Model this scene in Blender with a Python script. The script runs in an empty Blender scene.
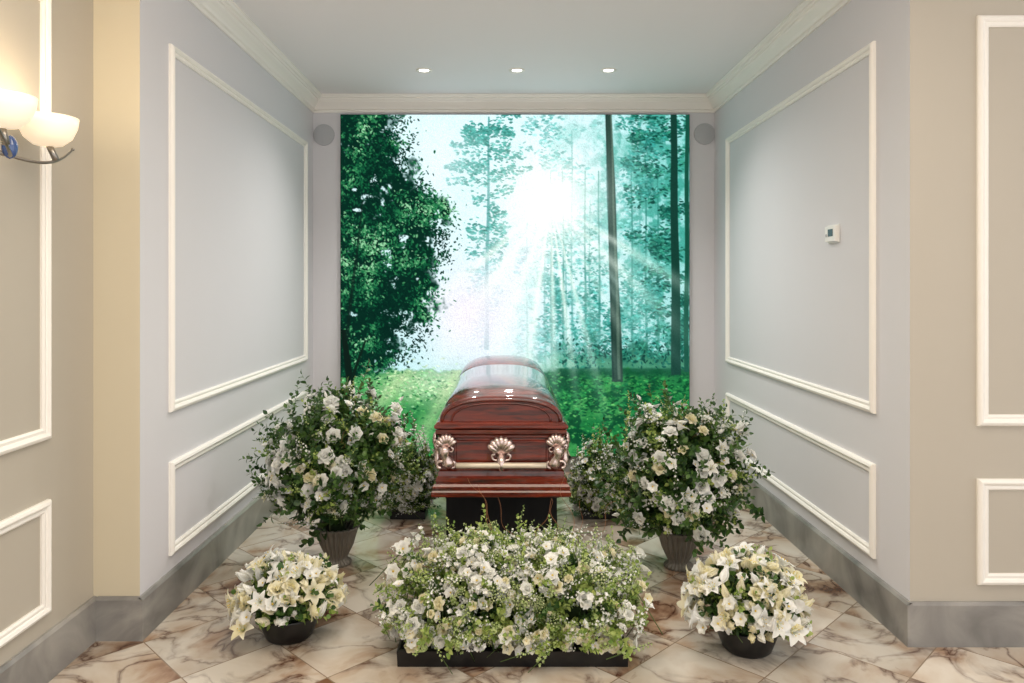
import bpy, math, random
import numpy as np
from mathutils import Vector
rng = np.random.default_rng(7)
random.seed(7)
scene = bpy.context.scene
try:
    scene.view_settings.view_transform = 'Standard'
    scene.view_settings.look = 'None'
except Exception as e:
    print(e)

XL, XR, YB, YN, YNR, HC = -1.65, 1.80, 6.36, 3.345, 3.29, 3.22
XO = -1.86  # room left wall

def srgb(r, g, b):
    def c(x):
        x /= 255.0
        return x / 12.92 if x <= 0.04045 else ((x + 0.055) / 1.055) ** 2.4
    return (c(r), c(g), c(b), 1.0)

# ---------------------------------------------------------------- materials
def newmat(name):
    m = bpy.data.materials.new(name); m.use_nodes = True
    nt = m.node_tree
    b = nt.nodes.get('Principled BSDF')
    return m, nt, b

def simple(name, col, rough=0.5, metal=0.0, coat=0.0, var=0.06, scale=8.0, bump=0.0):
    m, nt, b = newmat(name)
    tc = nt.nodes.new('ShaderNodeTexCoord')
    nz = nt.nodes.new('ShaderNodeTexNoise'); nz.inputs['Scale'].default_value = scale
    nz.inputs['Detail'].default_value = 5
    nt.links.new(tc.outputs['Object'], nz.inputs['Vector'])
    mx = nt.nodes.new('ShaderNodeMix'); mx.data_type = 'RGBA'
    mx.inputs[6].default_value = tuple(c * (1 - var) for c in col[:3]) + (1,)
    mx.inputs[7].default_value = tuple(min(1, c * (1 + var)) for c in col[:3]) + (1,)
    nt.links.new(nz.outputs['Fac'], mx.inputs[0])
    nt.links.new(mx.outputs[2], b.inputs['Base Color'])
    b.inputs['Roughness'].default_value = rough
    b.inputs['Metallic'].default_value = metal
    b.inputs['Coat Weight'].default_value = coat
    b.inputs['Coat Roughness'].default_value = 0.05
    if bump:
        bp = nt.nodes.new('ShaderNodeBump'); bp.inputs['Strength'].default_value = bump
        bp.inputs['Distance'].default_value = 0.01
        nt.links.new(nz.outputs['Fac'], bp.inputs['Height'])
        nt.links.new(bp.outputs['Normal'], b.inputs['Normal'])
    return m

def island(name, cols, rough=0.5, trans=0.25):
    """plant material: colour varies per petal / leaf"""
    m, nt, b = newmat(name)
    g = nt.nodes.new('ShaderNodeNewGeometry')
    r = nt.nodes.new('ShaderNodeValToRGB')
    els = r.color_ramp.elements
    while len(els) < len(cols): els.new(0.5)
    for i, c in enumerate(cols):
        els[i].position = i / (len(cols) - 1); els[i].color = c
    nt.links.new(g.outputs['Random Per Island'], r.inputs['Fac'])
    nt.links.new(r.outputs['Color'], b.inputs['Base Color'])
    b.inputs['Roughness'].default_value = rough
    if trans > 0:
        t = nt.nodes.new('ShaderNodeBsdfTranslucent')
        nt.links.new(r.outputs['Color'], t.inputs['Color'])
        ms = nt.nodes.new('ShaderNodeMixShader'); ms.inputs[0].default_value = trans
        out = nt.nodes.get('Material Output')
        nt.links.new(b.outputs[0], ms.inputs[1]); nt.links.new(t.outputs[0], ms.inputs[2])
        nt.links.new(ms.outputs[0], out.inputs['Surface'])
    return m

def emis(name, col, s):
    m, nt, b = newmat(name)
    b.inputs['Base Color'].default_value = col
    b.inputs['Emission Color'].default_value = col
    b.inputs['Emission Strength'].default_value = s
    return m

M_wall = simple('alcove_paint', srgb(220, 219, 223), 0.6, var=0.012, scale=3)
M_wall_out = simple('room_paint', srgb(188, 181, 168), 0.6, var=0.015, scale=3)
M_return_lit = simple('return_sconce_lit_paint', srgb(216, 206, 182), 0.6, var=0.015, scale=3)  # sconce light on the left return put into its lighter, warmer colour
M_ceil = simple('ceiling_paint', srgb(246, 245, 248), 0.7, var=0.01, scale=2)
M_trim = simple('trim_white', srgb(250, 247, 241), 0.4, var=0.01)
M_black = simple('black_satin', srgb(14, 14, 16), 0.35, var=0.1)
M_cloth = simple('black_cloth', srgb(12, 12, 15), 0.9, var=0.15, scale=30, bump=0.2)

def marble_grey():
    m, nt, b = newmat('baseboard_marble')
    tc = nt.nodes.new('ShaderNodeTexCoord')
    nz = nt.nodes.new('ShaderNodeTexNoise'); nz.inputs['Scale'].default_value = 2.6
    nz.inputs['Detail'].default_value = 10; nz.inputs['Distortion'].default_value = 1.4
    nt.links.new(tc.outputs['Object'], nz.inputs['Vector'])
    r = nt.nodes.new('ShaderNodeValToRGB'); e = r.color_ramp.elements
    e[0].position = 0.3; e[0].color = srgb(112, 111, 109)
    e[1].position = 0.7; e[1].color = srgb(168, 165, 160)
    x = e.new(0.5); x.color = srgb(143, 141, 138)
    nt.links.new(nz.outputs['Fac'], r.inputs['Fac']); nt.links.new(r.outputs[0], b.inputs['Base Color'])
    b.inputs['Roughness'].default_value = 0.3
    return m
M_base = marble_grey()

def floor_mat():
    m, nt, b = newmat('floor_marble_tiles')
    N = nt.nodes.new; L = nt.links.new
    tc = N('ShaderNodeTexCoord')
    mp = N('ShaderNodeMapping'); mp.inputs['Rotation'].default_value = (0, 0, math.radians(45))
    mp.inputs['Scale'].default_value = (1 / 0.42,) * 3
    mp.inputs['Location'].default_value = (0.3, 0.15, 0.5)
    L(tc.outputs['Object'], mp.inputs['Vector'])
    fl = N('ShaderNodeVectorMath'); fl.operation = 'FLOOR'; L(mp.outputs[0], fl.inputs[0])
    fr = N('ShaderNodeVectorMath'); fr.operation = 'FRACTION'; L(mp.outputs[0], fr.inputs[0])
    wn = N('ShaderNodeTexWhiteNoise'); wn.noise_dimensions = '3D'; L(fl.outputs[0], wn.inputs['Vector'])
    sc = N('ShaderNodeVectorMath'); sc.operation = 'SCALE'; sc.inputs['Scale'].default_value = 20
    L(wn.outputs['Color'], sc.inputs[0])
    ad = N('ShaderNodeVectorMath'); ad.operation = 'ADD'; L(tc.outputs['Object'], ad.inputs[0]); L(sc.outputs[0], ad.inputs[1])
    n1 = N('ShaderNodeTexNoise'); n1.inputs['Scale'].default_value = 3.4; n1.inputs['Detail'].default_value = 11
    n1.inputs['Distortion'].default_value = 0.8; L(ad.outputs[0], n1.inputs['Vector'])
    n2 = N('ShaderNodeTexNoise'); n2.inputs['Scale'].default_value = 3.0; n2.inputs['Detail'].default_value = 9
    n2.inputs['Distortion'].default_value = 0.6; L(ad.outputs[0], n2.inputs['Vector'])
    base = N('ShaderNodeValToRGB'); e = base.color_ramp.elements
    e[0].position = 0.30; e[0].color = srgb(122, 86, 64)
    e[1].position = 0.62; e[1].color = srgb(222, 214, 202)
    x = e.new(0.40); x.color = srgb(176, 148, 124)
    x = e.new(0.49); x.color = srgb(206, 191, 174)
    L(n2.outputs['Fac'], base.inputs['Fac'])
    s = N('ShaderNodeMath'); s.operation = 'SUBTRACT'; s.inputs[1].default_value = 0.5; L(n1.outputs['Fac'], s.inputs[0])
    a = N('ShaderNodeMath'); a.operation = 'ABSOLUTE'; L(s.outputs[0], a.inputs[0])
    vr = N('ShaderNodeValToRGB'); e = vr.color_ramp.elements
    e[0].position = 0.0; e[0].color = (1, 1, 1, 1); e[1].position = 0.05; e[1].color = (0, 0, 0, 1)
    x = e.new(0.014); x.color = (0.55, 0.55, 0.55, 1)
    L(a.outputs[0], vr.inputs['Fac'])
    msk = N('ShaderNodeMapRange'); msk.inputs[1].default_value = 0.42; msk.inputs[2].default_value = 0.62
    L(n2.outputs['Fac'], msk.inputs[0]); msk.inputs[3].default_value = 1.0; msk.inputs[4].default_value = 0.35
    mu = N('ShaderNodeMath'); mu.operation = 'MULTIPLY'; L(vr.outputs[0], mu.inputs[0]); L(msk.outputs[0], mu.inputs[1])
    mx = N('ShaderNodeMix'); mx.data_type = 'RGBA'; L(mu.outputs[0], mx.inputs[0]); L(base.outputs[0], mx.inputs[6])
    mx.inputs[7].default_value = srgb(84, 48, 34)
    br = N('ShaderNodeMapRange'); br.inputs[3].default_value = 0.78; br.inputs[4].default_value = 1.05
    L(wn.outputs['Value'], br.inputs[0])
    v = N('ShaderNodeVectorMath'); v.operation = 'SCALE'; L(mx.outputs[2], v.inputs[0]); L(br.outputs[0], v.inputs['Scale'])
    sp = N('ShaderNodeSeparateXYZ'); L(fr.outputs[0], sp.inputs[0])
    mn = N('ShaderNodeMath'); mn.operation = 'MINIMUM'; L(sp.outputs[0], mn.inputs[0]); L(sp.outputs[1], mn.inputs[1])
    lt = N('ShaderNodeMath'); lt.operation = 'LESS_THAN'; lt.inputs[1].default_value = 0.012; L(mn.outputs[0], lt.inputs[0])
    m2 = N('ShaderNodeMix'); m2.data_type = 'RGBA'; L(lt.outputs[0], m2.inputs[0]); L(v.outputs[0], m2.inputs[6])
    m2.inputs[7].default_value = srgb(140, 122, 104)
    L(m2.outputs[2], b.inputs['Base Color'])
    b.inputs['Roughness'].default_value = 0.12
    return m
M_floor = floor_mat()

def wood_mat():
    m, nt, b = newmat('mahogany')
    N = nt.nodes.new; L = nt.links.new
    tc = N('ShaderNodeTexCoord'); mp = N('ShaderNodeMapping')
    mp.inputs['Scale'].default_value = (3, 1.2, 26); L(tc.outputs['Object'], mp.inputs[0])
    nz = N('ShaderNodeTexNoise'); nz.inputs['Scale'].default_value = 2.0; nz.inputs['Detail'].default_value = 8
    nz.inputs['Distortion'].default_value = 0.6
    L(mp.outputs[0], nz.inputs['Vector'])
    r = N('ShaderNodeValToRGB'); e = r.color_ramp.elements
    e[0].position = 0.3; e[0].color = srgb(46, 8, 4)
    e[1].position = 0.75; e[1].color = srgb(128, 40, 16)
    L(nz.outputs['Fac'], r.inputs['Fac']); L(r.outputs[0], b.inputs['Base Color'])
    b.inputs['Roughness'].default_value = 0.4
    b.inputs['Specular IOR Level'].default_value = 0.2
    b.inputs['Coat Weight'].default_value = 1.0; b.inputs['Coat Roughness'].default_value = 0.03
    b.inputs['Coat IOR'].default_value = 1.55
    return m
M_wood = wood_mat()
M_copper = simple('antique_rose_pewter', srgb(216, 196, 190), 0.25, metal=0.95, var=0.25, scale=30)
M_bar = simple('pale_champagne_bar', srgb(226, 214, 194), 0.35, metal=0.2, var=0.05)

# ---------------------------------------------------------------- mesh builder
class MB:
    def __init__(s): s.V = []; s.F = []; s.M = []; s.S = []; s.n = 0
    def add(s, v, f, m=0, smooth=True):
        v = np.asarray(v, float).reshape(-1, 3); f = np.asarray(f, int).reshape(-1, 4)
        s.V.append(v); s.F.append(f + s.n)
        s.M.append(np.full(len(f), m) if np.isscalar(m) else np.asarray(m))
        s.S.append(np.full(len(f), smooth)); s.n += len(v)
    def arrays(s):
        return np.concatenate(s.V), np.concatenate(s.F), np.concatenate(s.M)
    def obj(s, name, mats, parent=None, loc=None):
        v = np.concatenate(s.V); f = np.concatenate(s.F); mi = np.concatenate(s.M); sm = np.concatenate(s.S)
        if loc is not None: v = v - np.array(loc)
        me = bpy.data.meshes.new(name)
        me.vertices.add(len(v)); me.vertices.foreach_set('co', v.astype(np.float32).ravel())
        me.loops.add(len(f) * 4); me.loops.foreach_set('vertex_index', f.astype(np.int32).ravel())
        me.polygons.add(len(f)); me.polygons.foreach_set('loop_start', np.arange(0, len(f) * 4, 4, dtype=np.int32))
        for m in mats: me.materials.append(m)
        me.polygons.foreach_set('material_index', mi.astype(np.int32))
        me.polygons.foreach_set('use_smooth', sm.astype(bool))
        me.update(calc_edges=True)
        ob = bpy.data.objects.new(name, me); scene.collection.objects.link(ob)
        if loc is not None: ob.location = loc
        if parent: ob.parent = parent
        return ob

def grid_f(nu, nv):
    f = []
    for i in range(nu - 1):
        for j in range(nv - 1):
            f.append((i * nv + j, i * nv + j + 1, (i + 1) * nv + j + 1, (i + 1) * nv + j))
    return np.array(f)

def box(mb, x0, x1, y0, y1, z0, z1, m=0):
    P = [(x0, y0, z0), (x1, y0, z0), (x1, y1, z0), (x0, y1, z0), (x0, y0, z1), (x1, y0, z1), (x1, y1, z1), (x0, y1, z1)]
    F = [(0, 3, 2, 1), (4, 5, 6, 7), (0, 1, 5, 4), (1, 2, 6, 5), (2, 3, 7, 6), (3, 0, 4, 7)]
    mb.add(P, F, m, False)

def rings(mb, R, m=0, smooth=True, closed=True):
    R = np.array(R); n, k = R.shape[:2]
    f = []
    for i in range(n - 1):
        for j in range(k if closed else k - 1):
            j2 = (j + 1) % k
            f.append((i * k + j, i * k + j2, (i + 1) * k + j2, (i + 1) * k + j))
    mb.add(R.reshape(-1, 3), f, m, smooth)

def lathe(mb, prof, c, k=24, m=0, rib=0, ribamp=0.0, smooth=True):
    t = np.linspace(0, 2 * np.pi, k, endpoint=False)
    R = []
    for r, z in prof:
        rr = r * (1 + ribamp * np.cos(rib * t))
        R.append(np.stack([c[0] + rr * np.cos(t), c[1] + rr * np.sin(t), np.full(k, c[2] + z)], 1))
    rings(mb, R, m, smooth)

def tube(mb, P, r, k=6, m=0):
    P = np.asarray(P, float); n = len(P)
    r = np.full(n, r) if np.isscalar(r) else np.asarray(r)
    T = np.gradient(P, axis=0); T /= np.linalg.norm(T, axis=1)[:, None] + 1e-9
    up = np.array([0.0, 0.0, 1.0])
    if abs(T[0] @ up) > 0.9: up = np.array([1.0, 0, 0])
    a = up - T[0] * (up @ T[0]); a /= np.linalg.norm(a)
    R = []
    t = np.linspace(0, 2 * np.pi, k, endpoint=False)
    for i in range(n):
        a = a - T[i] * (a @ T[i]); a /= np.linalg.norm(a) + 1e-9
        b = np.cross(T[i], a)
        R.append(P[i] + r[i] * (np.cos(t)[:, None] * a + np.sin(t)[:, None] * b))
    R = [np.repeat(P[:1], k, 0)] + R + [np.repeat(P[-1:], k, 0)]
    rings(mb, R, m, True)

def blob(mb, c, s, R=None, k=8, n=6, m=0):
    t = np.linspace(0, 2 * np.pi, k, endpoint=False)
    rs = []
    for a in np.linspace(-np.pi / 2 + 0.05, np.pi / 2 - 0.05, n):
        p = np.stack([np.cos(a) * np.cos(t) * s[0], np.cos(a) * np.sin(t) * s[1], np.full(k, np.sin(a) * s[2])], 1)
        if R is not None: p = p @ R.T
        rs.append(p + np.array(c))
    rings(mb, rs, m)

def rot_to(d, spin=0.0):
    d = np.array(d, float); d /= np.linalg.norm(d) + 1e-9
    h = np.array([0, 0, 1.0]) if abs(d[2]) < 0.95 else np.array([1.0, 0, 0])
    x = np.cross(h, d); x /= np.linalg.norm(x); y = np.cross(d, x)
    c, s = math.cos(spin), math.sin(spin)
    return np.stack([c * x + s * y, -s * x + c * y, d], 1)

# ---------------------------------------------------------------- room shell
def shell(name, x0, x1, y0, y1, z0, z1, mat):
    mb = MB(); box(mb, x0, x1, y0, y1, z0, z1); return mb.obj(name, [mat])

shell('floor', -2.1, 5.0, -3.0, YB + 0.15, -0.1, 0.0, M_floor)
shell('ceiling', -2.1, 5.0, -3.0, YB + 0.15, HC, HC + 0.1, M_ceil)
shell('wall_back', XL - 0.15, XR + 0.15, YB, YB + 0.15, 0, HC, M_wall)
shell('wall_left', XL - 0.15, XL, YN, YB, 0, HC, M_wall)
shell('wall_right', XR, XR + 0.15, YNR, YB, 0, HC, M_wall)
shell('wall_left_return', XO - 0.15, XL - 0.0005, YN - 0.001, YN + 0.14, 0, HC, M_return_lit)
shell('wall_left_room', XO - 0.15, XO, -3.0, YN, 0, HC, M_wall_out)
shell('wall_right_room', XR + 0.0005, 5.0, YNR - 0.001, YNR + 0.15, 0, HC, M_wall_out)

def baseboard(name, p0, p1, nrm, h=0.195, t=0.022):
    mb = MB(); p0 = np.array(p0, float); p1 = np.array(p1, float); n = np.array(nrm, float)
    prof = [(0, 0), (t, 0), (t, h - 0.012), (t - 0.01, h), (0, h)]
    R = [[(p[0] + n[0] * a, p[1] + n[1] * a, z) for a, z in prof] for p in (p0, p1)]
    rings(mb, R, 0, False)
    for p in R:
        q = [p[0], p[1], p[2], p[4]]; mb.add(q, [(0, 1, 2, 3)], 0, False)
    return mb.obj(name, [M_base])
t = 0.022
baseboard('baseboard_left', (XL, YN - t), (XL, YB), (1, 0))
baseboard('baseboard_right', (XR, YNR - t), (XR, YB), (-1, 0))
baseboard('baseboard_back', (XL + t, YB), (XR - t, YB), (0, -1))
baseboard('baseboard_left_return', (XO + t, YN), (XL, YN), (0, -1))
baseboard('baseboard_left_room', (XO, -3.0), (XO, YN), (1, 0))
baseboard('baseboard_right_room', (XR, YNR), (5.0, YNR), (0, -1))

mb = MB()
prof = [(0.0, -0.14), (0.012, -0.14), (0.016, -0.125), (0.010, -0.118), (0.022, -0.112), (0.03, -0.096), (0.045, -0.078),
        (0.060, -0.062), (0.064, -0.05), (0.075, -0.046), (0.078, -0.034), (0.09, -0.03), (0.096, -0.016), (0.102, -0.012), (0.102, -0.001)]
R = []
for d, z in prof:
    R.append([(XL + d, YN - 0.02, HC + z), (XL + d, YB - d, HC + z), (XR - d, YB - d, HC + z), (XR - d, YNR - 0.02, HC + z)])
rings(mb, R, 0, False, closed=False)
mb.obj('trim_crown', [M_trim])

cnt = [0]
def frame(o, u, n, u0, u1, v0, v1, mat=None):
    cnt[0] += 1
    mb = MB(); o = np.array(o, float); u = np.array(u, float); n = np.array(n, float)
    pr = [(0, 0), (0, 0.012), (0.006, 0.02), (0.016, 0.024), (0.026, 0.018), (0.03, 0.012), (0.042, 0.014), (0.05, 0.008), (0.05, 0)]
    R = []
    for a, h in pr:
        R.append([o + u * uu + n * h + np.array([0, 0, vv]) for uu, vv in ((u0 + a, v0 + a), (u1 - a, v0 + a), (u1 - a, v1 - a), (u0 + a, v1 - a))])
    rings(mb, R, 0, False)
    mb.obj('trim_%d' % cnt[0], [mat or M_trim])
Z1 = (0.975, 2.785); Z2 = (0.27, 0.73)
for z in (Z1, Z2):
    frame((XL, 0, 0), (0, 1, 0), (1, 0, 0), 3.63, 6.12, *z)
    frame((XR, 0, 0), (0, 1, 0), (-1, 0, 0), 3.59, 5.98, *z)
    frame((XO, 0, 0), (0, 1, 0), (1, 0, 0), 1.3, 3.01, *z)
    frame((0, YNR, 0), (1, 0, 0), (0, -1, 0), 2.095, 4.2, z[0], z[1] + .01)

# ---------------------------------------------------------------- LED wall painting
W, H = 600, 590
X0, X1, Y0, Y1 = 340.0, 690.0, 114.0, 457.0
px = np.linspace(X0, X1, W)[None, :].repeat(H, 0); py = np.linspace(Y0, Y1, H)[:, None].repeat(W, 1)
sx = (W - 1) / (X1 - X0); sy = (H - 1) / (Y1 - Y0)
def noise(cells, seed):
    r = np.random.default_rng(seed); g = r.random((cells + 2, cells + 2))
    yy = np.linspace(0, cells, H)[:, None].repeat(W, 1); xx = np.linspace(0, cells, W)[None, :].repeat(H, 0)
    yi = yy.astype(int); xi = xx.astype(int); fy = yy - yi; fx = xx - xi
    fy = fy * fy * (3 - 2 * fy); fx = fx * fx * (3 - 2 * fx)
    return (g[yi, xi] * (1 - fx) + g[yi, xi + 1] * fx) * (1 - fy) + (g[yi + 1, xi] * (1 - fx) + g[yi + 1, xi + 1] * fx) * fy
def fbm(c, seed, o=4):
    s = 0; a = 1; tt = 0
    for i in range(o):
        s = s + a * noise(c * 2 ** i, seed + i); tt += a; a *= 0.6
    return s / tt
C = lambda r, g, b: np.array([r, g, b], float)
img = np.zeros((H, W, 3))
def blend(mask, col):
    global img
    mask = np.clip(mask, 0, 1)[..., None]; img = img * (1 - mask) + mask * np.asarray(col, float)
def sstep(a, b, x):
    tt = np.clip((x - a) / (b - a), 0, 1); return tt * tt * (3 - 2 * tt)
f1 = fbm(7, 11); f2 = fbm(22, 31); f3 = fbm(50, 51, 3)
def leafs(n, fx, cf, s0, s1, flat=False, asp=(0.3, 0.6), soft=1.6, alpha=1.0):
    global img
    for i in range(n):
        x, y = fx()
        a = random.gauss(0, 0.35) if flat else random.uniform(0, 3.14); L = random.uniform(s0, s1); w = max(0.45, L * random.uniform(*asp))
        xi = (x - X0) * sx; yi = (y - Y0) * sy; rad = int(L * sx) + 2
        xa, xb = max(0, int(xi) - rad), min(W, int(xi) + rad); ya, yb = max(0, int(yi) - rad), min(H, int(yi) + rad)
        if xa >= xb or ya >= yb: continue
        X = px[ya:yb, xa:xb] - x; Y = py[ya:yb, xa:xb] - y
        u = X * math.cos(a) + Y * math.sin(a); v = -X * math.sin(a) + Y * math.cos(a)
        mk = np.clip(soft - soft * ((u / L) ** 2 + (v / w) ** 2), 0, 1)[..., None] * alpha
        col = np.array(cf(x, y), float)
        img[ya:yb, xa:xb] = img[ya:yb, xa:xb] * (1 - mk) + mk * np.clip(col, 0, 255)
def pick(cols, j=0.2):
    return lambda x, y: np.array(random.choice(cols), float) * random.uniform(1 - j, 1 + j)

img[:] = C(214, 240, 246)
blend(sstep(560, 690, px) * 0.7, C(120, 200, 194))
blend(sstep(230, 350, py) * 0.4, C(150, 208, 208))
blend(sstep(0.42, 0.62, f1 * 0.5 + f2 * 0.5) * 0.6 * sstep(500, 600, px), C(96, 190, 178))
blend(sstep(0.45, 0.6, f2 * .5 + f3 * .5) * sstep(560, 640, px) * 0.7, C(44, 146, 128))
def conifer(cx, y0, y1, wmax, cols, n, s0=1.2, s1=3.6, a=.85):
    nb = int((y1 - y0) / 9); br = [(random.uniform(y0, y1), random.choice((-1, 1)), random.uniform(.4, 1) * wmax, random.uniform(-.35, .1)) for _ in range(nb * 2)]
    def fx():
        by, sd, ln, sl = random.choice(br); q = random.random() ** .8
        return cx + sd * ln * q, by + sl * ln * q + random.gauss(0, 2.2 + 1.6 * math.sin(q * 3.1))
    leafs(n, fx, pick(cols), s0, s1, True, alpha=a)
def trunk(x0, y0, x1, y1, w0, w1, col, a=1, wob=0.4):
    tt = (py - y0) / (y1 - y0); cx = x0 + (x1 - x0) * tt + wob * np.sin(py / 23.0 + x0); w = w0 + (w1 - w0) * tt
    blend(((py >= y0) & (py <= y1)) * sstep(0.6, -0.6, np.abs(px - cx) - w / 2) * a, col)
hz = [(110, 188, 184), (140, 208, 204), (84, 172, 166)]
md = [(46, 140, 130), (74, 168, 156), (30, 116, 104)]
dk = [(14, 84, 72), (28, 110, 92), (50, 140, 116), (8, 60, 52)]
for cx_, a0, a1, wm in [(527, 220, 350, 16), (545, 250, 366, 16), (566, 230, 366, 20), (590, 200, 366, 24), (572, 130, 250, 30), (640, 180, 366, 28)]:
    conifer(cx_, a0, a1, wm, hz, 380)
    trunk(cx_, a0, cx_, 368, 1, 2.4, C(90, 165, 158), .8)
for cx_ in (551, 563, 585, 599, 632, 646, 658):
    trunk(cx_, 170, cx_ + 1, 368, 1, 2.8, C(44, 124, 112), .8)
    conifer(cx_, 230, 366, 14, md, 200, 1, 2.6)
trunk(489, 116, 486, 350, 1.5, 5, C(66, 142, 140), .9)
conifer(489, 116, 200, 48, md, 1300, 1, 2.8, .85)
conifer(487, 200, 262, 26, md, 520, 1, 2.8, .8)
conifer(486, 262, 345, 20, hz, 350, 1, 3, .8)
conifer(540, 116, 170, 26, hz, 300, 1, 2.8, .8)
conifer(660, 116, 240, 38, dk, 1700, 1, 3)
conifer(640, 116, 200, 26, md, 500, 1, 3)
conifer(672, 230, 368, 30, dk, 1400, 1, 3.2)
conifer(640, 280, 368, 30, md, 800, 1, 3)
conifer(600, 300, 368, 28, md, 600, 1, 3)
conifer(552, 270, 366, 16, md, 450, 1, 3)
blend(sstep(0.35, 0.75, f1) * 0.28 * sstep(700, 560, px), C(196, 232, 228))
blend(sstep(338, 356, py + (f2 - 0.5) * 46) * sstep(540, 610, px) * .85, C(14, 84, 64))
blend(sstep(350, 366, py + (f2 - 0.5) * 24) * sstep(400, 560, px) * 0.5, C(100, 172, 130))
leafs(500, lambda: (random.uniform(560, 692), random.gauss(354, 8)), pick(dk), 1, 3)
g = sstep(369, 373, py + (f3 - 0.5) * 8)
blend(g, C(28, 112, 58))
blend(g * sstep(0.42, 0.6, fbm(14, 71)) * 0.75, C(66, 150, 78))
blend(g * sstep(0.48, 0.6, fbm(18, 91)) * 0.85 * sstep(470, 540, px), C(8, 62, 38))
blend(g * np.exp(-((px - 430) / 60) ** 2 - ((py - 385) / 20) ** 2) * 0.85, C(178, 214, 160))
leafs(2600, lambda: (random.uniform(340, 690), 372 + 85 * random.random() ** .8), pick([(20, 104, 50), (50, 142, 70), (92, 176, 94), (8, 70, 40)]), .8, 2.4, True, alpha=.8)
leafs(900, lambda: (random.uniform(540, 690), 374 + 40 * random.random()), pick([(8, 66, 38), (12, 84, 46), (44, 140, 70)]), .8, 3, True, alpha=.85)
leafs(500, lambda: (random.gauss(425, 40), random.gauss(384, 9)), pick([(190, 220, 170), (150, 204, 150), (120, 190, 120)]), .8, 2.6, True, alpha=.8)
blend(sstep(367, 370, py) * sstep(380, 373, py) * sstep(530, 575, px) * 0.75, C(10, 68, 44))
trunk(609, 110, 618, 382, 6, 11, C(34, 60, 52))
trunk(611, 110, 620, 380, 1.5, 3, C(78, 104, 90), 0.8)
trunk(605.8, 110, 613.6, 380, 1, 2, C(14, 40, 36), 0.7)
trunk(674, 110, 677, 375, 6, 10, C(18, 58, 48))
trunk(688, 110, 687, 372, 4, 5, C(20, 76, 60))
# sunlight haze and rays in the displayed picture
dx = px - 551; dy = py - 200; rr = np.sqrt(dx ** 2 + dy ** 2); th = np.arctan2(dx, dy)
r1 = np.random.default_rng(5); ray = np.zeros_like(px)
for k in range(30):
    c = r1.uniform(-1.1, 1.0); ray += np.exp(-((th - c) / r1.uniform(0.02, 0.07)) ** 2) * r1.uniform(0.2, 0.7) * (1.0 if c < 0.25 else 0.6)
blend(np.exp(-((th + 0.42) / 0.36) ** 2) * sstep(5, 50, rr) * sstep(250, 130, rr) * 0.62, C(240, 238, 250))
blend(ray * sstep(270, 40, rr) * 0.45 * sstep(-10, 20, dy), C(222, 246, 238))
for c_, w_, a_ in ((-.85, .05, .6), (-.62, .06, .7), (-.35, .05, .75), (-.14, .035, .8), (.02, .025, .65), (.13, .025, .75), (.26, .02, .5), (.5, .04, .35), (.78, .06, .5), (1.0, .05, .45)):
    blend(np.exp(-((th - c_) / w_) ** 2) * sstep(240, 60, rr) * a_ * sstep(10, 30, rr), C(240, 252, 240))
blend(np.exp(-(rr / 30) ** 2), C(255, 255, 252))
blend(np.exp(-(rr / 60) ** 2) * 0.55, C(253, 255, 248))
blend(np.exp(-((px - 466) / 42) ** 2 - ((py - 312) / 44) ** 2) * 0.85, C(238, 230, 240))
blend(np.exp(-((px - 440) / 26) ** 2 - ((py - 160) / 40) ** 2) * 0.6, C(232, 248, 252))
for k in range(6):
    c = -1.1 + 0.2 * k
    blend(g * np.exp(-((th - c) / 0.03) ** 2) * 0.4, C(215, 228, 175))
# big leafy broadleaf tree on the left
edge_y = [110, 140, 180, 205, 225, 255, 290, 330, 350, 368, 385]
edge_x = [396, 402, 416, 438, 446, 440, 426, 424, 408, 388, 348]
ex = np.interp(py, edge_y, edge_x) + (f1 - 0.5) * 60 + (f2 - 0.5) * 40
blend(sstep(4, -8, px - ex) * (py < 378) * sstep(.36, .44, f3 * .5 + f2 * .5 + sstep(420, 350, px) * .1), C(7, 42, 32))
clumps = []
while len(clumps) < 190:
    y = random.uniform(112, 376); x = random.uniform(338, 454); e = float(np.interp(y, edge_y, edge_x))
    if x < e + 2: clumps.append((x, y, random.uniform(5, 12), random.gauss(0, .16)))
cur = [0]
def clumpf():
    x, y, r, s = random.choice(clumps); ox, oy = random.gauss(0, r * .9), random.gauss(0, r * .5)
    cur[0] = s - oy / r * .22
    return x + ox, y + oy
def lf(x, y):
    yi = int(np.clip((y - Y0) * sy, 0, H - 1)); xi = int(np.clip((x - X0) * sx, 0, W - 1))
    v = np.clip((f1[yi, xi] - .30) * 1.5 + (f2[yi, xi] - .5) * 1.0 + cur[0] + random.gauss(0, .15), 0, 1)
    stops = [(6, 38, 30), (11, 66, 44), (26, 106, 64), (76, 152, 98), (156, 214, 166)]
    q = v * 3.99; i = int(q); return np.array(stops[i]) * (1 - (q - i)) + np.array(stops[i + 1]) * (q - i)
leafs(6800, clumpf, lf, 0.8, 2.4, alpha=.95)
cur[0] = 0
leafs(900, lambda: ((lambda y: (float(np.interp(y, edge_y, edge_x)) + random.gauss(0, 9), y))(random.uniform(114, 372))), lf, .8, 2.2)
trunk(343, 330, 352, 410, 5, 9, C(14, 30, 24)); trunk(365, 340, 350, 384, 2, 4, C(14, 34, 26)); trunk(362, 200, 346, 340, 1.5, 4, C(14, 34, 28), .7)
img *= (1 + 0.16 * (np.random.default_rng(3).random((H, W, 1)) - 0.5))
img = np.clip(img, 0, 255) / 255
lin = np.where(img <= 0.04045, img / 12.92, ((img + 0.055) / 1.055) ** 2.4)
led = bpy.data.objects.new('led_video_wall', None); scene.collection.objects.link(led)
led.location = (0, YB - 0.03, 0)
SX0, SX1 = (341 - 505) / 116.9, (689 - 505) / 116.9
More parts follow.
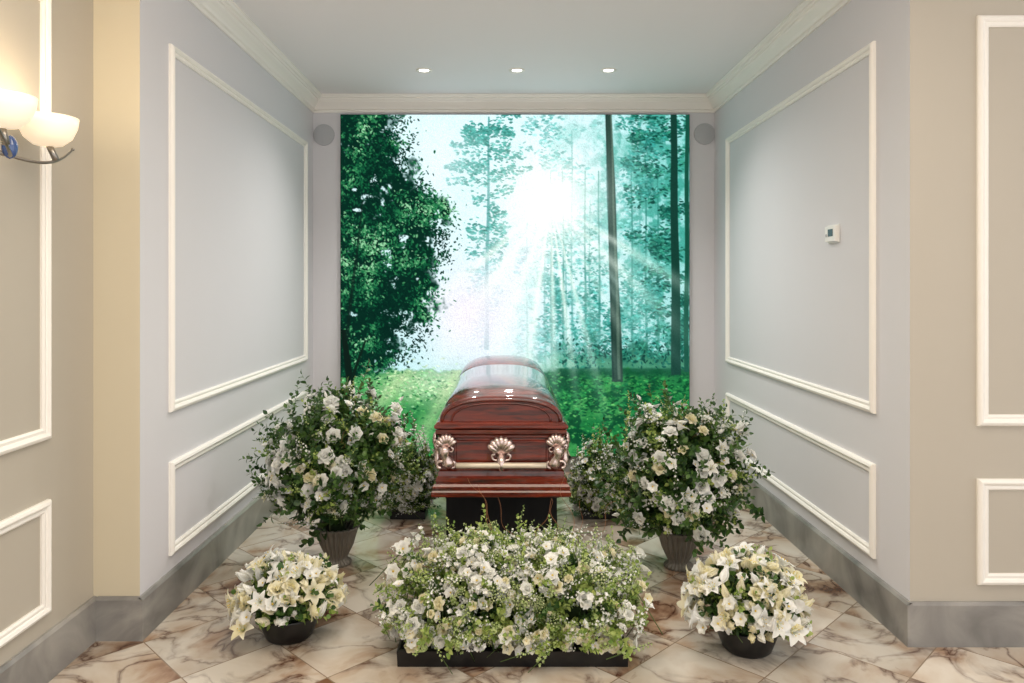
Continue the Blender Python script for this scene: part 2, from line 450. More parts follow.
SZ1, SZ0 = 1.6 + (285 - 115) / 116.9, 1.6 + (285 - 456) / 116.9
mb = MB()
gx = np.linspace(SX0, SX1, W); gz = np.linspace(SZ1, SZ0, H)
V = np.stack([gx[None, :].repeat(H, 0), np.full((H, W), -0.012), gz[:, None].repeat(W, 1)], -1).reshape(-1, 3)
I = np.arange(H * W).reshape(H, W)
F = np.stack([I[:-1, :-1], I[1:, :-1], I[1:, 1:], I[:-1, 1:]], -1).reshape(-1, 4)
mb.add(V, F, 0, False)
m, nt, b = newmat('led_pixels')
at = nt.nodes.new('ShaderNodeAttribute'); at.attribute_name = 'Col'
em = nt.nodes.new('ShaderNodeEmission'); em.inputs['Strength'].default_value = 1.2
nt.links.new(at.outputs['Color'], em.inputs['Color']); nt.links.new(em.outputs[0], nt.nodes['Material Output'].inputs['Surface'])
o = mb.obj('display_surface', [m], led)
ca = o.data.color_attributes.new('Col', 'FLOAT_COLOR', 'POINT')
ca.data.foreach_set('color', np.concatenate([lin.reshape(-1, 3), np.ones((H * W, 1))], 1).astype(np.float32).ravel())
mb = MB(); box(mb, SX0 - 0.003, SX1 + 0.003, -0.01, 0.028, SZ0 - 0.003, SZ1 + 0.003)
mb.obj('cabinet', [M_black], led)

# ---------------------------------------------------------------- fixtures
M_spk = simple('speaker_grille', srgb(186, 188, 192), 0.6, var=0.15, scale=400, bump=0.3)
for i, (x, z) in enumerate([((324 - 505) / 116.35, 1.6 + 150 / 116.35), ((704.5 - 505) / 116.35, 1.6 + 151 / 116.35)]):
    mb = MB(); k = 32; tt = np.linspace(0, 2 * np.pi, k, endpoint=False); R = []
    for r, y in [(0.092, 0.0), (0.092, -0.008), (0.086, -0.012), (0.082, -0.008), (0.078, -0.010), (0.04, -0.013), (0.001, -0.014)]:
        R.append(np.stack([x + r * np.cos(tt), np.full(k, YB + y), z + r * np.sin(tt)], 1))
    rings(mb, R, 0, True)
    mb.obj('wall_speaker', [M_spk])
M_glow = emis('downlight_glow', (1, 0.97, 0.9, 1), 6)
for x in (-0.61, 0.09, 0.78):
    mb = MB()
    lathe(mb, [(0.062, 0.0), (0.060, -0.006), (0.048, -0.008), (0.036, -0.001)], (x, 5.58, HC), 24, 0)
    lathe(mb, [(0.036, -0.002), (0.001, -0.002)], (x, 5.58, HC), 24, 1)
    mb.obj('recessed_downlight', [M_trim, M_glow])
    L = bpy.data.lights.new('downlight', 'SPOT'); L.energy = 85; L.spot_size = math.radians(130); L.spot_blend = 0.9
    L.color = (1, 0.96, 0.9); L.shadow_soft_size = 0.06
    lo = bpy.data.objects.new('downlight_lamp', L); lo.location = (x, 5.5, HC - 0.03); lo.rotation_euler = (math.radians(-15), 0, 0)
    scene.collection.objects.link(lo)

# thermostat
mb = MB()
box(mb, XR - 0.006, XR, 3.98, 4.12, 1.83, 1.93, 0)
box(mb, XR - 0.024, XR - 0.005, 3.99, 4.11, 1.838, 1.922, 0)
box(mb, XR - 0.026, XR - 0.023, 4.01, 4.07, 1.865, 1.905, 1)
box(mb, XR - 0.027, XR - 0.023, 4.08, 4.10, 1.865, 1.88, 2)
o = mb.obj('thermostat', [simple('thermostat_plastic', srgb(240, 240, 238), 0.4), simple('thermostat_lcd', srgb(60, 80, 90), 0.2), M_spk])
bv = o.modifiers.new('b', 'BEVEL'); bv.width = 0.003; bv.segments = 2

# sconce
def glassmat():
    m, nt, b = newmat('sconce_glass')
    b.inputs['Base Color'].default_value = (0.95, 0.88, 0.75, 1); b.inputs['Roughness'].default_value = 0.3
    lw = nt.nodes.new('ShaderNodeTexNoise'); lw.inputs['Scale'].default_value = 9
    tc = nt.nodes.new('ShaderNodeTexCoord'); nt.links.new(tc.outputs['Object'], lw.inputs['Vector'])
    r = nt.nodes.new('ShaderNodeValToRGB'); r.color_ramp.elements[0].color = (0.9, 0.6, 0.34, 1); r.color_ramp.elements[1].color = (1, 0.86, 0.64, 1)
    nt.links.new(lw.outputs['Fac'], r.inputs['Fac']); nt.links.new(r.outputs[0], b.inputs['Emission Color'])
    b.inputs['Emission Strength'].default_value = 0.55
    return m
M_glass = glassmat()
M_chrome = simple('brushed_nickel', srgb(150, 145, 138), 0.3, metal=1)
M_blue = simple('blue_glass', srgb(60, 90, 150), 0.1, coat=1)
mb = MB()
DZ = 0.045
bowls = [(-1.705, 2.76, 2.13 + DZ), (-1.66, 2.44, 2.13 + DZ)]
k = 32; tt = np.linspace(0, 2 * np.pi, k, endpoint=False)
R = [np.stack([np.full(k, XO + d), 2.6 + r * np.cos(tt), 2.08 + 1.3 * r * np.sin(tt)], 1) for r, d in [(0.06, 0), (0.06, 0.012), (0.045, 0.02), (0.02, 0.028), (0.001, 0.03)]]
rings(mb, R, 0)
tube(mb, [(XO + 0.02, 2.6, 2.08), (XO + 0.06, 2.6, 2.07), (XO + 0.11, 2.6, 2.06)], 0.009, 8, 0)
blob(mb, (XO + 0.12, 2.6, 2.085), (0.026, 0.026, 0.042), k=16, n=10, m=2)
for s, bwl in zip((1, -1), bowls):
    P = []
    for q in np.linspace(0, 1, 18):
        y = 2.6 + s * q * 0.25
        P.append((XO + 0.12 + (bwl[0] + .04 - XO - 0.12) * q + 0.02 * math.sin(3.1 * q), y, 2.055 - 0.012 * math.sin(3.14 * q * 1.2) + 0.06 * q ** 3))
    tube(mb, P, np.linspace(0.007, 0.004, 18), 8, 0)
    blob(mb, P[-1], (0.007, 0.007, 0.007), m=0)
    tube(mb, [(P[11][0], P[11][1], P[11][2]), (bwl[0], bwl[1], 2.085 + DZ)], 0.012, 10, 0)
    lathe(mb, [(0.012, -0.06), (0.05, -0.052), (0.08, -0.026), (0.098, 0.015), (0.103, 0.05), (0.098, 0.05), (0.076, -0.018), (0.045, -0.042), (0.005, -0.05)], bwl, 32, 1)
    L = bpy.data.lights.new('sconce_bulb', 'POINT'); L.energy = 2.6; L.color = (1, 0.82, 0.58); L.shadow_soft_size = 0.03
    lo = bpy.data.objects.new('sconce_bulb', L); lo.location = (bwl[0], bwl[1], bwl[2] + 0.045); scene.collection.objects.link(lo)
mb.obj('wall_sconce', [M_chrome, M_glass, M_blue])

# ---------------------------------------------------------------- casket
cas = bpy.data.objects.new('casket', None); scene.collection.objects.link(cas); cas.location = (-0.02, 4.90, 0)
def rectloft(mb, hx, hy, prof, m=0, y0=0.0):
    R = []
    for d, z in prof:
        R.append([(-hx - d, y0 - hy - d, z), (hx + d, y0 - hy - d, z), (hx + d, y0 + hy + d, z), (-hx - d, y0 + hy + d, z)])
    rings(mb, R, m, False)
HX, HY = 0.322, 1.01
mb = MB()
rectloft(mb, HX, HY, [(-0.3, 0.495), (0.038, 0.495), (0.042, 0.50), (0.042, 0.52), (0.036, 0.528), (0.036, 0.548), (0.028, 0.560), (0.020, 0.566), (0.020, 0.588),
                      (0.010, 0.598), (0.008, 0.622), (0.0, 0.63), (0.0, 0.795), (0.008, 0.80), (0.008, 0.81), (0.02, 0.822), (0.022, 0.842), (0.0, 0.845)])
mb.obj('body', [M_wood], cas)
mb = MB()
rectloft(mb, HX, HY, [(0.0, 0.848), (0.024, 0.848), (0.028, 0.854), (0.028, 0.866), (0.02, 0.872), (0.014, 0.88), (0.006, 0.884), (-0.05, 0.884)])
a = np.linspace(0, np.pi, 29)
def sect(y, sxx, szz, z0=0.88):
    X = np.sign(np.cos(a)) * np.abs(np.cos(a)) ** 0.75 * (HX + 0.004) * sxx
    Z = z0 + np.abs(np.sin(a)) ** 0.85 * 0.175 * szz
    return np.stack([X, np.full_like(X, y), Z], 1)
ys = [(-HY, 0.99, 0.70), (-HY + 0.012, 1.0, 0.76), (-HY + 0.03, 1.0, 0.80), (-HY + 0.034, 0.985, 0.80), (-HY + 0.06, 0.98, 0.90), (-HY + 0.10, 0.985, 0.965), (-HY + 0.16, 0.985, 1.0), (0.18, 0.985, 1.0)]
S = [sect(*q) for q in ys]
S2 = [sect(y, x, z) for y, x, z in [(0.182, 0.983, 0.996), (0.185, 0.983, 0.996), (0.187, 0.985, 1.0), (HY - 0.16, 0.985, 1.0), (HY - 0.10, 0.985, 0.965), (HY - 0.06, 0.98, 0.9), (HY - 0.03, 1.0, 0.8), (HY, 0.99, 0.70)]]
rings(mb, S + S2, 0, True, closed=False)
for q in (S[0], S2[-1]):
    base = q.copy(); base[:, 2] = 0.88
    rings(mb, [q, base], 0, False, closed=False)
for s in (-1, 1):
    for sc, rad in ((0.95, 0.009), (0.80, 0.006)):
        q = sect(s * (HY + 0.001), sc, 0.70 * sc)
        tube(mb, q, rad, 6, 0)
mb.obj('lid', [M_wood], cas)
mb = MB()
for s in (-1, 1):
    pr = [(0.0, 0.0), (0.004, 0.006), (0.012, 0.006), (0.016, 0.0)]
    R = []
    for a_, h in pr:
        R.append([(x, s * (HY + h), z) for x, z in ((-0.25 + a_, 0.65 + a_), (0.25 - a_, 0.65 + a_), (0.25 - a_, 0.785 - a_), (-0.25 + a_, 0.785 - a_))])
    rings(mb, R, 0, False)
mb.obj('end_panels', [M_wood], cas)

def shell_orn(mb, o, R, w, h, m=0):
    o = np.array(o)
    def T(p): return o + R @ np.array(p, float)
    n = 7
    for i in range(n):
        an = (i - (n - 1) / 2) / ((n - 1) / 2) * 1.0
        d = np.array([math.sin(an) * w, 0, math.cos(an) * h * 1.05])
        P = [T(d * q + np.array([0, 0.006 + 0.018 * math.sin(q * 2.6), 0])) for q in np.linspace(0.05, 1, 7)]
        L = w * 0.19
        tube(mb, P, [L * 0.3, L * 0.6, L * 0.85, L * 1.05, L * 1.2, L * 1.1, L * 0.6], 8, m)
    for s in (-1, 1):
        P = []
        for q in np.linspace(0, 1, 14):
            an = q * 4.6; rr = w * 0.36 * (1 - 0.62 * q)
            P.append(T((s * (w * 0.36 - rr * math.cos(an)), 0.012, -h * 0.12 - rr * math.sin(an) * 0.9)))
        tube(mb, P, np.linspace(0.005, 0.008, 14) * (w / 0.08), 8, m)
    blob(mb, T((0, 0.014, -0.01)), (w * 0.2, w * 0.2, h * 0.22), m=m)
mb = MB()
for s in (-1, 1):
    Rm = np.diag([1.0, s * 1.0, 1.0])
    shell_orn(mb, (0, s * (HY + 0.004), 0.715), Rm, 0.085, 0.09)
    tube(mb, [(0, s * (HY + 0.01), 0.71), (0, s * (HY + 0.03), 0.66), (0, s * (HY + 0.035), 0.63)], [0.026, 0.024, 0.014], 8)
    for c in (-1, 1):
        cx = c * (HX - 0.035)
        shell_orn(mb, (cx, s * (HY + 0.006), 0.75), Rm, 0.062, 0.068)
        cy = s * (HY - 0.035)
        Rs = np.array([[0, c * 1.0, 0], [1.0, 0, 0], [0, 0, 1.0]])
        shell_orn(mb, (c * (HX + 0.006), cy, 0.75), Rs, 0.05, 0.068)
        P = [(cx + c * 0.01 * math.sin(q * 6), s * (HY + 0.018 + 0.008 * math.sin(q * 5)), 0.755 - 0.12 * q) for q in np.linspace(0, 1, 10)]
        tube(mb, P, [0.02, 0.03, 0.032, 0.026, 0.022, 0.026, 0.034, 0.034, 0.026, 0.01], 10)
        for k2 in (-1, 1):
            P = []
            for q in np.linspace(0, 1, 12):
                an = q * 5.0; rr = 0.028 * (1 - 0.6 * q)
                P.append((cx + k2 * (0.03 - rr * math.cos(an)), s * (HY + 0.016), 0.655 + rr * math.sin(an)))
            tube(mb, P, 0.009, 8)
        P = [(c * (HX + 0.015), cy, 0.77 - 0.13 * q) for q in np.linspace(0, 1, 8)]
        tube(mb, P, [0.018, 0.024, 0.02, 0.016, 0.018, 0.024, 0.02, 0.01], 10)
for c in (-1, 1):
    for yy in (-0.65, -0.22, 0.22, 0.65):
        Rs = np.array([[0, c * 1.0, 0], [1.0, 0, 0], [0, 0, 1.0]])
        shell_orn(mb, (c * (HX + 0.004), yy, 0.72), Rs, 0.05, 0.06)
        tube(mb, [(c * (HX + 0.005), yy, 0.71), (c * (HX + 0.04), yy, 0.675)], 0.01, 8)
mb.obj('ornamental_hardware', [M_copper], cas)
mb = MB()
for s in (-1, 1):
    tube(mb, [(x, s * (HY + 0.036), 0.66) for x in np.linspace(-0.235, 0.235, 6)], 0.015, 10)
    for sg in (-1, 1):
        tube(mb, [(sg * (HX + 0.04), y, 0.672) for y in np.linspace(-0.92, 0.92, 6)], 0.0125, 10)
mb.obj('handle_bars', [M_bar], cas)

# draped stand
mb = MB()
hx, hy = 0.30, 0.88
N = 260; per = []
for i in range(N):
    q = i / N * 4
    e, f_ = int(q), q - int(q)
    c = [(-hx, -hy), (hx, -hy), (hx, hy), (-hx, hy)]
    p = np.array(c[e]) * (1 - f_) + np.array(c[(e + 1) % 4]) * f_
    nn = [(0, -1), (1, 0), (0, 1), (-1, 0)][e]
    per.append((p, np.array(nn)))
R = []
for z, amp in [(0.0, 0.006), (0.25, 0.005), (0.44, 0.002), (0.445, 0.0), (0.445, 0.014), (0.49, 0.014), (0.494, 0.008)]:
    R.append([(*(p + nn * ((amp * math.sin(i * 0.5)) if z < 0.442 else amp)), z) for i, (p, nn) in enumerate(per)])
R.append([(p[0] * 0.1, p[1] * 0.1, 0.494) for p, nn in per])
rings(mb, R, 0, False)
o = mb.obj('casket_stand', [M_cloth]); o.location = (-0.02, 4.90, 0)

# ---------------------------------------------------------------- plants
PM = [island('leaf_dark', [srgb(32, 60, 28), srgb(58, 92, 38), srgb(86, 120, 54), srgb(44, 76, 40)], 0.4),      # 0
      island('leaf_light', [srgb(104, 136, 56), srgb(148, 172, 82), srgb(186, 200, 116), srgb(122, 152, 72)], 0.45), # 1
      island('petal_white', [srgb(246, 247, 244), srgb(254, 254, 252), srgb(250, 250, 242)], 0.5, 0.3),             # 2
      island('petal_cream', [srgb(248, 243, 212), srgb(252, 248, 228), srgb(244, 236, 190)], 0.5, 0.3),            # 3
      island('green_bells', [srgb(170, 196, 112), srgb(202, 218, 148), srgb(218, 228, 174)], 0.5, 0.3),           # 4
      simple('stem_green', srgb(84, 110, 52), 0.5),                                                               # 5
      simple('stamen_yellow', srgb(230, 200, 90), 0.6),                                                          # 6
      simple('curly_willow', srgb(150, 100, 66), 0.6, var=0.2),                                                   # 7
      M_black,                                                                                                    # 8
      simple('pewter_urn', srgb(122, 118, 110), 0.45, metal=0.3, var=0.15, scale=20),                            # 9
      simple('moss_core', srgb(38, 58, 26), 0.9, var=0.3, scale=40),                                             # 10
      island('umbel_green', [srgb(160, 180, 116), srgb(212, 218, 170), srgb(132, 156, 90)], 0.7, 0.1)]            # 11

def petal(L, Wd, e0, e1, cup=0.2, nu=5, nv=3, sh=0.6, base=0.0, az=0.0, z0=0.0, tip=0.15, wave=0):
    u = np.linspace(0, 1, nu); th = np.radians(e0 + (e1 - e0) * u); ds = L / (nu - 1)
    r = base + np.concatenate([[0], np.cumsum(np.cos(th[:-1]) * ds)]); z = z0 + np.concatenate([[0], np.cumsum(np.sin(th[:-1]) * ds)])
    w = Wd * (np.sin(np.pi * np.clip(u, 0, 1) ** sh * 0.93 + 0.12) + 0.02); w = np.maximum(w, Wd * tip * 0.3)
    v = np.linspace(-1, 1, nv)
    V = []
    for i in range(nu):
        nr, nz = -math.sin(th[i]), math.cos(th[i])
        for vv in v:
            c = cup * w[i] * vv * vv + wave * w[i] * math.sin(vv * 5 + i * 1.7)
            V.append((r[i] + nr * c, vv * w[i], z[i] + nz * c))
    V = np.array(V); ca_, sa = math.cos(az), math.sin(az)
    V = np.stack([V[:, 0] * ca_ - V[:, 1] * sa, V[:, 0] * sa + V[:, 1] * ca_, V[:, 2]], 1)
    return V, grid_f(nu, nv)

def T_rose(mat, R=0.03, rings_=((3, 95, 120, .75, .55), (4, 85, 100, .9, .6), (5, 70, 70, 1.0, .65), (5, 45, 20, 1.05, .65), (6, 15, -30, 1.0, .6))):
    mb = MB()
    for k, (n, e0, e1, l, w) in enumerate(rings_):
        for i in range(n):
            v, f = petal(R * l, R * w, e0 + random.uniform(-6, 6), e1, 0.35, 4, 3, 0.75, R * 0.08 * k, (i + 0.5 * k) / n * 6.283 + random.uniform(-.15, .15))
            mb.add(v, f, mat)
    blob(mb, (0, 0, -R * 0.1), (R * .22, R * .22, R * .25), m=5, k=6, n=4)
    return mb.arrays()
def T_open(mat, n=6, R=0.035):
    mb = MB()
    for k in range(2):
        for i in range(n // 2 + 1 if k else n):
            v, f = petal(R * (1 - .2 * k), R * 0.5, 65 - 10 * (1 - k), -5 + 25 * k, 0.3, 5, 3, 0.8, R * .05, (i + .5 * k) / (n if not k else n // 2 + 1) * 6.283, wave=0.12)
            mb.add(v, f, mat)
    blob(mb, (0, 0, R * .25), (R * .13, R * .13, R * .2), m=6, k=6, n=4)
    return mb.arrays()
def T_lily(mat, R=0.07):
    mb = MB()
    for i in range(6):
        v, f = petal(R * 1.15, R * (0.33 if i % 2 else 0.25), 68, -20, 0.4, 7, 3, 0.75, R * .04, i / 6 * 6.283 + random.uniform(-.1, .1), tip=0.02)
        mb.add(v, f, mat)
    for i in range(6):
        a_ = i / 6 * 6.283 + .3; P = [(0, 0, 0), (R * .12 * math.cos(a_), R * .12 * math.sin(a_), R * .4), (R * .25 * math.cos(a_), R * .25 * math.sin(a_), R * .62)]
        tube(mb, P, R * .012, 3, 4); blob(mb, P[-1], (R * .035, R * .035, R * .06), m=6, k=5, n=4)
    return mb.arrays()
def T_bud(mat, L=0.07, r=0.014):
    mb = MB()
    for i in range(3):
        v, f = petal(L, r * 1.25, 82, 98, 0.6, 6, 3, 0.7, r * .35, i / 3 * 6.283, tip=0.02); mb.add(v, f, mat)
    blob(mb, (0, 0, L * .45), (r * .8, r * .8, L * .47), m=mat, k=8, n=7)
    return mb.arrays()
def T_spike(mat, L=0.2, n=16, s=0.016, stem=0.05):
    mb = MB(); tube(mb, [(0, 0, -stem), (0.004, 0, L * .5), (0, 0.003, L)], [0.0025, 0.002, 0.001], 4, 5)
    for i in range(n):
        q = i / n; a_ = i * 2.4; sz = s * (1.1 - .65 * q); R = rot_to((math.cos(a_), math.sin(a_), 0.35 + q), i)
        c = np.array([math.cos(a_) * sz * .5, math.sin(a_) * sz * .5, L * (.12 + .88 * q)])
        for j in range(5):
            v, f = petal(sz, sz * .5, 55, 10, 0.3, 3, 3, 0.8, 0, j / 5 * 6.283); mb.add(v @ R.T + c, f, mat)
    return mb.arrays()
def T_sprig(mat, L=0.2, n=11, ll=0.05, lw=0.012):
    mb = MB(); bend = random.uniform(-.03, .03)
    P = [(bend * q * q, 0, L * q) for q in np.linspace(0, 1, 5)]; tube(mb, P, [0.002, .0018, .0015, .001, .0007], 3, 5)
    for i in range(n):
        q = .15 + .85 * i / (n - 1); az = i * 2.4 if i < n - 1 else 0; e = random.uniform(25, 55) if i < n - 1 else 80
        v, f = petal(ll * random.uniform(.75, 1.15) * (1.1 - .4 * q), lw, e, e - 30, 0.25, 5, 3, 0.8, 0.001, az, tip=0.02)
        mb.add(v + np.array([bend * q * q, 0, L * q]), f, mat)
    return mb.arrays()
def T_umbel(mat=11, R=0.035):
    mb = MB()
    for i in range(26):
        rr = math.sqrt((i + .5) / 26) * R; a_ = i * 2.4; p = (rr * math.cos(a_), rr * math.sin(a_), R * .55 - rr * rr / R * .35)
        tube(mb, [(0, 0, 0), p], 0.0007, 3, 5); blob(mb, p, (R * .13, R * .13, R * .09), m=mat, k=5, n=4)
    return mb.arrays()
roses_w = [T_rose(2) for _ in range(4)]; roses_c = [T_rose(3) for _ in range(4)]
opens_w = [T_open(2, n) for n in (5, 6, 6)]; opens_c = [T_open(3, n) for n in (5, 6)]
lil_w = [T_lily(2) for _ in range(3)]; lil_c = [T_lily(3) for _ in range(2)]
buds_w = [T_bud(2)]; buds_c = [T_bud(3)]; buds_g = [T_bud(4)]
spk_w = [T_spike(2), T_spike(2, .16, 13)]; spk_g = [T_spike(4, .2, 18, .018)]
spr_d = [T_sprig(0) for _ in range(3)] + [T_sprig(0, .2, 10, .06, .02), T_sprig(0, .22, 12, .055, .018)]; spr_l = [T_sprig(1, .18, 12, .04, .012) for _ in range(4)]
spr_long = [T_sprig(0, .26, 18, .04, .009), T_sprig(0, .3, 16, .05, .011)]
spr_long_l = [T_sprig(1, .24, 16, .03, .008), T_spike(4, .24, 20, .012, .08), T_spike(2, .24, 14, .013, .1)]
umb = [T_umbel()]
glad = [T_spike(2, .2, 9, .038)]

def place(mb, tpl, pos, d, sc=1.0):
    v, f, m = random.choice(tpl)
    R = rot_to(d, random.uniform(0, 6.28)); mb.add((v * sc) @ R.T + np.array(pos), f, m)

def rdir(zmin):
    while True:
        d = rng.normal(size=3); d /= np.linalg.norm(d)
        if d[2] > zmin: return d
def lobes(seed, n=14, amp=.16):
    r = np.random.default_rng(seed); D = r.normal(size=(n, 3)); D /= np.linalg.norm(D, axis=1)[:, None]; A = r.uniform(-amp, amp, n)
    return lambda d: 1 + float(np.sum(A * np.exp(-(1 - D @ d) / .12)))
def arrange(mb, c, ax, items, zmin=-0.25, core=0.6, p=2.0, rfun=None, facing=0.3, zfloor=0.03, upb=0.1, xlim=9.0):
    """items place their TIP at r0..r1 of the ellipsoid radius"""
    c = np.array(c, float); ax = np.array(ax, float)
    blob(mb, c + np.array([0, 0, ax[2] * .05]), ax * core * np.array([1, 1, .85]), k=20, n=12, m=10)
    for tpl, n, r0, r1, s0, s1 in items:
        for _ in range(n):
            d = rdir(zmin)
            r = (np.sum(np.abs(d / ax) ** p)) ** (-1 / p)
            if rfun: r *= rfun(d)
            tip = c + d * r * random.uniform(r0, r1)
            nd = d / ax; nd /= np.linalg.norm(nd)
            fd = nd * .6 + d * .4 + rng.normal(size=3) * facing; fd[2] += upb; fd /= np.linalg.norm(fd)
            sc = random.uniform(s0, s1)
            tip[0] = c[0] + np.clip(tip[0] - c[0], -xlim, xlim)
            ln = tpl[0][0][:, 2].max() * sc
            pos = tip - fd * ln
            lo = min(pos[2], tip[2])
            if lo < zfloor: pos[2] += zfloor - lo
            if abs(pos[0] - c[0]) > xlim: continue
            place(mb, tpl, pos, fd, sc)

def willow(mb, p0, d, L, n=60, r=0.0028, curl=0.5):
    P = [np.array(p0, float)]; d = np.array(d, float); d /= np.linalg.norm(d); ph = random.uniform(0, 6); fr = random.uniform(12, 20)
    u = np.cross(d, rng.normal(size=3)); u /= np.linalg.norm(u); w = np.cross(d, u)
    for i in range(n):
        q = i / n; dd = d + u * curl * 1.6 * math.cos(ph + fr * q) + w * curl * 1.6 * math.sin(ph * 1.3 + fr * .8 * q)
        P.append(P[-1] + dd / np.linalg.norm(dd) * L / n)
    tube(mb, P, np.linspace(r, r * .35, len(P)), 5, 7)

def urn_arr(x, y, cz, ax, seed, wil, k_=1.0):
    mb = MB()
    lathe(mb, [(0.001, 0.0), (0.075, 0.0), (0.08, 0.008), (0.078, 0.018), (0.06, 0.028), (0.056, 0.04), (0.075, 0.08), (0.092, 0.12), (0.105, 0.17), (0.116, 0.205), (0.127, 0.212), (0.127, 0.222), (0.11, 0.222), (0.09, 0.18), (0.001, 0.17)], (x, y, 0), 176, 9, 22, 0.06)
    tube(mb, [(x, y, .17), (x, y, cz)], 0.05, 10, 10)
    up = lobes(seed, 14, .2)
    rf = lambda d: up(d) * (1 + .14 * max(0, d[2]) ** 3)
    arrange(mb, (x, y, cz), ax, [
        (spr_d, 560, .62, 1.04, .7, 1.15), (spr_l, 140, .72, 1.08, .7, 1.0),
        (spr_long, 170, 1.0, 1.38, .8, 1.2), (spr_long_l, 80, 1.02, 1.36, .7, 1.05),
        (roses_w, int(70 * k_), .88, 1.14, .9, 1.35), (opens_w, int(50 * k_), .88, 1.14, .8, 1.15), (roses_c, int(26 * k_), .9, 1.08, .8, 1.2),
        (lil_w, 9, .98, 1.1, .7, .9), (spk_w, 44, .98, 1.3, .7, 1.05), (buds_w, 40, .95, 1.26, .4, .65)],
        zmin=-0.62, core=0.52, rfun=rf, facing=.40, upb=.2, xlim=.5)
    for i in range(46):
        a_ = random.uniform(0, 6.283); d = (math.cos(a_), math.sin(a_), random.uniform(-.35, .5)); place(mb, spr_d, (x + .06 * d[0], y + .06 * d[1], .25 + random.uniform(0, .1)), d, random.uniform(.7, 1.1))
    for i in range(wil):
        d = rdir(0.3); willow(mb, (x, y, cz), (d[0] * .6, d[1], abs(d[2])), random.uniform(.45, .58), 50, .0016, .35)
    return mb.obj('urn_flower_arrangement', PM, loc=(x, y, 0))
urn_arr(-0.965, 4.25, 0.56, (0.37, 0.31, 0.36), 11, 5, 1.15)
urn_arr(0.985, 4.20, 0.51, (0.35, 0.30, 0.315), 22, 3, 1.1)

def bowl_arr(x, y, ax, k_, seed, xl):
    mb = MB()
    lathe(mb, [(0.001, 0.0), (0.095, 0.0), (0.105, 0.01), (0.125, 0.06), (0.135, 0.10), (0.14, 0.112), (0.13, 0.112), (0.12, 0.09), (0.001, 0.08)], (x, y, 0), 40, 8)
    arrange(mb, (x, y, 0.16), ax, [
        (spr_d, 130, .75, 1.1, .5, .9), (spr_l, 90, .75, 1.12, .5, .9),
        (lil_w, int(20 * k_), .95, 1.12, .75, 1.0), (lil_c, int(17 * k_), .95, 1.1, .75, 1.0), (opens_w, int(34 * k_), .92, 1.08, .8, 1.2), (roses_c, int(30 * k_), .92, 1.05, .8, 1.2),
        (buds_w, int(50 * k_), .95, 1.18, .9, 1.25), (buds_c, int(64 * k_), .95, 1.18, .9, 1.25)],
        zmin=-0.12, core=0.6, zfloor=.08, rfun=lobes(seed, 12, .12), facing=.35, upb=.18, xlim=xl)
    return mb.obj('bowl_flower_arrangement', PM, loc=(x, y, 0))
bowl_arr(-0.985, 3.38, (0.255, 0.225, 0.20), 0.8, 5, .24)
bowl_arr(1.065, 3.26, (0.265, 0.225, 0.24), 1.1, 6, .26)

def rear_arr(x, y, h, seed):
    mb = MB()
    box(mb, x - .12, x + .12, y - .10, y + .10, 0, .05, 8)
    arrange(mb, (x, y, 0.22), (0.185, 0.17, h - .22), [
        (spr_d, 90, .7, 1.08, .7, 1.1), (spr_l, 160, .7, 1.15, .7, 1.1), (spr_long, 30, 1.05, 1.4, .7, 1),
        (spr_long_l, 90, 1.0, 1.4, .7, 1.0),
        (spk_w, 130, .9, 1.3, .8, 1.2), (opens_w, 80, .9, 1.1, .6, .95), (roses_w, 30, .9, 1.05, .6, .9), (spk_g, 24, .95, 1.15, .8, 1.0)],
        zmin=-0.75, core=0.6, rfun=lobes(seed), upb=.4, xlim=.22)
    return mb.obj('box_flower_arrangement', PM, loc=(x, y, 0))
rear_arr(-0.665, 5.15, 0.64, 8)
rear_arr(0.64, 5.15, 0.58, 9)

# large front bed
mb = MB()
bx0, bx1, by0, by1 = -0.45, 0.515, 3.10, 3.50
R = []
for d, z in [(-.15, 0.0), (0, 0.0), (0.004, .066), (-.004, .07), (-.012, .07), (-.014, .055), (-.15, .055)]:
    R.append([(bx0 - d, by0 - d, z), (bx1 + d, by0 - d, z), (bx1 + d, by1 + d, z), (bx0 - d, by1 + d, z)])
rings(mb, R, 8, False)
cx = 0.03
bl = lobes(31, 16, .16)
def bedr(d):
    a_ = math.atan2(d[2], d[0])
    return (1 + .07 * math.sin(3 * a_ + 1) + .06 * math.sin(7 * a_)) * bl(d)
arrange(mb, (cx, 3.33, 0.13), (0.56, 0.26, 0.33), [
    (spr_l, 580, .74, 1.10, .5, .95), (spr_d, 150, .7, 1.05, .5, .85),
    (spr_long_l, 240, 1.0, 1.38, .6, 1.0), (spr_long, 20, 1.0, 1.25, .6, .9),
    (spk_g, 180, .92, 1.24, .5, .85), (spk_w, 170, .92, 1.26, .5, .9), (glad, 60, .95, 1.2, .6, .95),
    (roses_c, 80, .90, 1.08, .5, .85), (roses_w, 60, .92, 1.1, .6, 1.0), (opens_w, 130, .92, 1.14, .6, 1.1), (opens_c, 36, .92, 1.1, .5, .9),
    (umb, 60, .95, 1.16, .8, 1.3)],
    zmin=-0.10, core=0.6, p=2.6, rfun=bedr, zfloor=.06, facing=.42, upb=.25, xlim=.585)
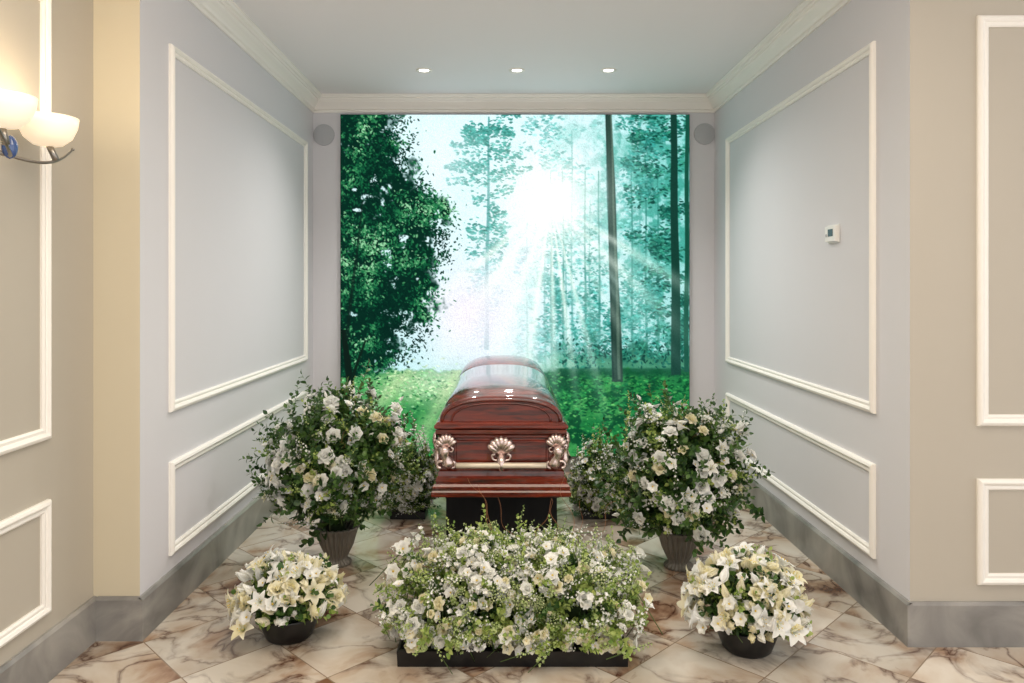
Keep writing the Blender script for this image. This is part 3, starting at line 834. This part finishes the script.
# loose upright stems rising out of the bed
for i in range(70):
    x = random.uniform(-.42, .48); y = random.uniform(3.2, 3.5); d = np.array([random.gauss(0, .28), random.gauss(0, .15), 1.0])
    d /= np.linalg.norm(d); zt = random.uniform(.46, .60) - .12 * abs(x - cx)
    tpl = random.choice([spr_long_l, spr_long_l, spk_w, glad, spk_g, spr_long_l])
    base = np.array([x, y, zt]) - d * .22
    tube(mb, [base - d * .22, base], [.0022, .002], 4, 5); place(mb, tpl, base, d, random.uniform(.7, .95))
for i in range(150):
    x = random.uniform(-.44, .50)
    tpl = random.choice([roses_c, opens_w, opens_c, umb, spk_g, roses_w, spr_l, roses_c])
    place(mb, tpl, (x, 3.10 + random.uniform(-.02, .05), random.uniform(.085, .16)), (random.gauss(0, .4), -1, random.uniform(0, .7)), random.uniform(.5, .8))
for p in [(-.46, 3.36, .40), (-.50, 3.33, .31), (-.42, 3.28, .33)]:
    place(mb, opens_w, p, (-.2, -1, .6), 1.2)
    tube(mb, [(-.25, 3.35, .18), ((p[0] - .25) / 2 - .02, 3.35, p[2] * .8), p], [.003, .0025, .002], 5, 5)
    place(mb, spr_l, ((p[0] - .25) / 2, 3.35, p[2] * .7), (p[0] + .2, 0, .2), .8)
for i in range(8):
    x = random.uniform(-.26, .32); willow(mb, (x, 3.36, .3), (random.uniform(-.6, .6), random.uniform(-.1, .2), 1), random.uniform(.36, .55), 60, .0016, random.uniform(.25, .45))
for i in range(5):
    willow(mb, (cx + random.choice((-1, 1)) * .3, 3.3, .25), (random.uniform(-.4, .4), -.3, .6), .3, 60, .0016, .6)
mb.obj('floral_planter_bed', PM, loc=(cx, 3.3, 0))

# ---------------------------------------------------------------- lights / world / camera
w = bpy.data.worlds.new('World'); scene.world = w; w.use_nodes = True
bg = w.node_tree.nodes['Background']; bg.inputs[0].default_value = (1.0, 0.98, 0.955, 1); bg.inputs[1].default_value = 1.52
def area(name, loc, rot, sx_, sy_, e, col):
    L = bpy.data.lights.new(name, 'AREA'); L.shape = 'RECTANGLE'; L.size = sx_; L.size_y = sy_; L.energy = e; L.color = col
    o = bpy.data.objects.new(name, L); o.location = loc; o.rotation_euler = rot; scene.collection.objects.link(o)
area('room_ceiling_light', (0.2, 1.6, 3.18), (0, 0, 0), 2.6, 1.6, 66, (1, 0.87, 0.7))

cam = bpy.data.cameras.new('cam'); co = bpy.data.objects.new('camera', cam); scene.collection.objects.link(co)
co.location = (0, 0, 1.6); co.rotation_euler = (math.radians(90), 0, 0)
cam.sensor_width = 36; cam.lens = 740 / 1024 * 36
cam.shift_x = 7 / 1024; cam.shift_y = -56.5 / 1024
cam.clip_start = 0.05
scene.camera = co
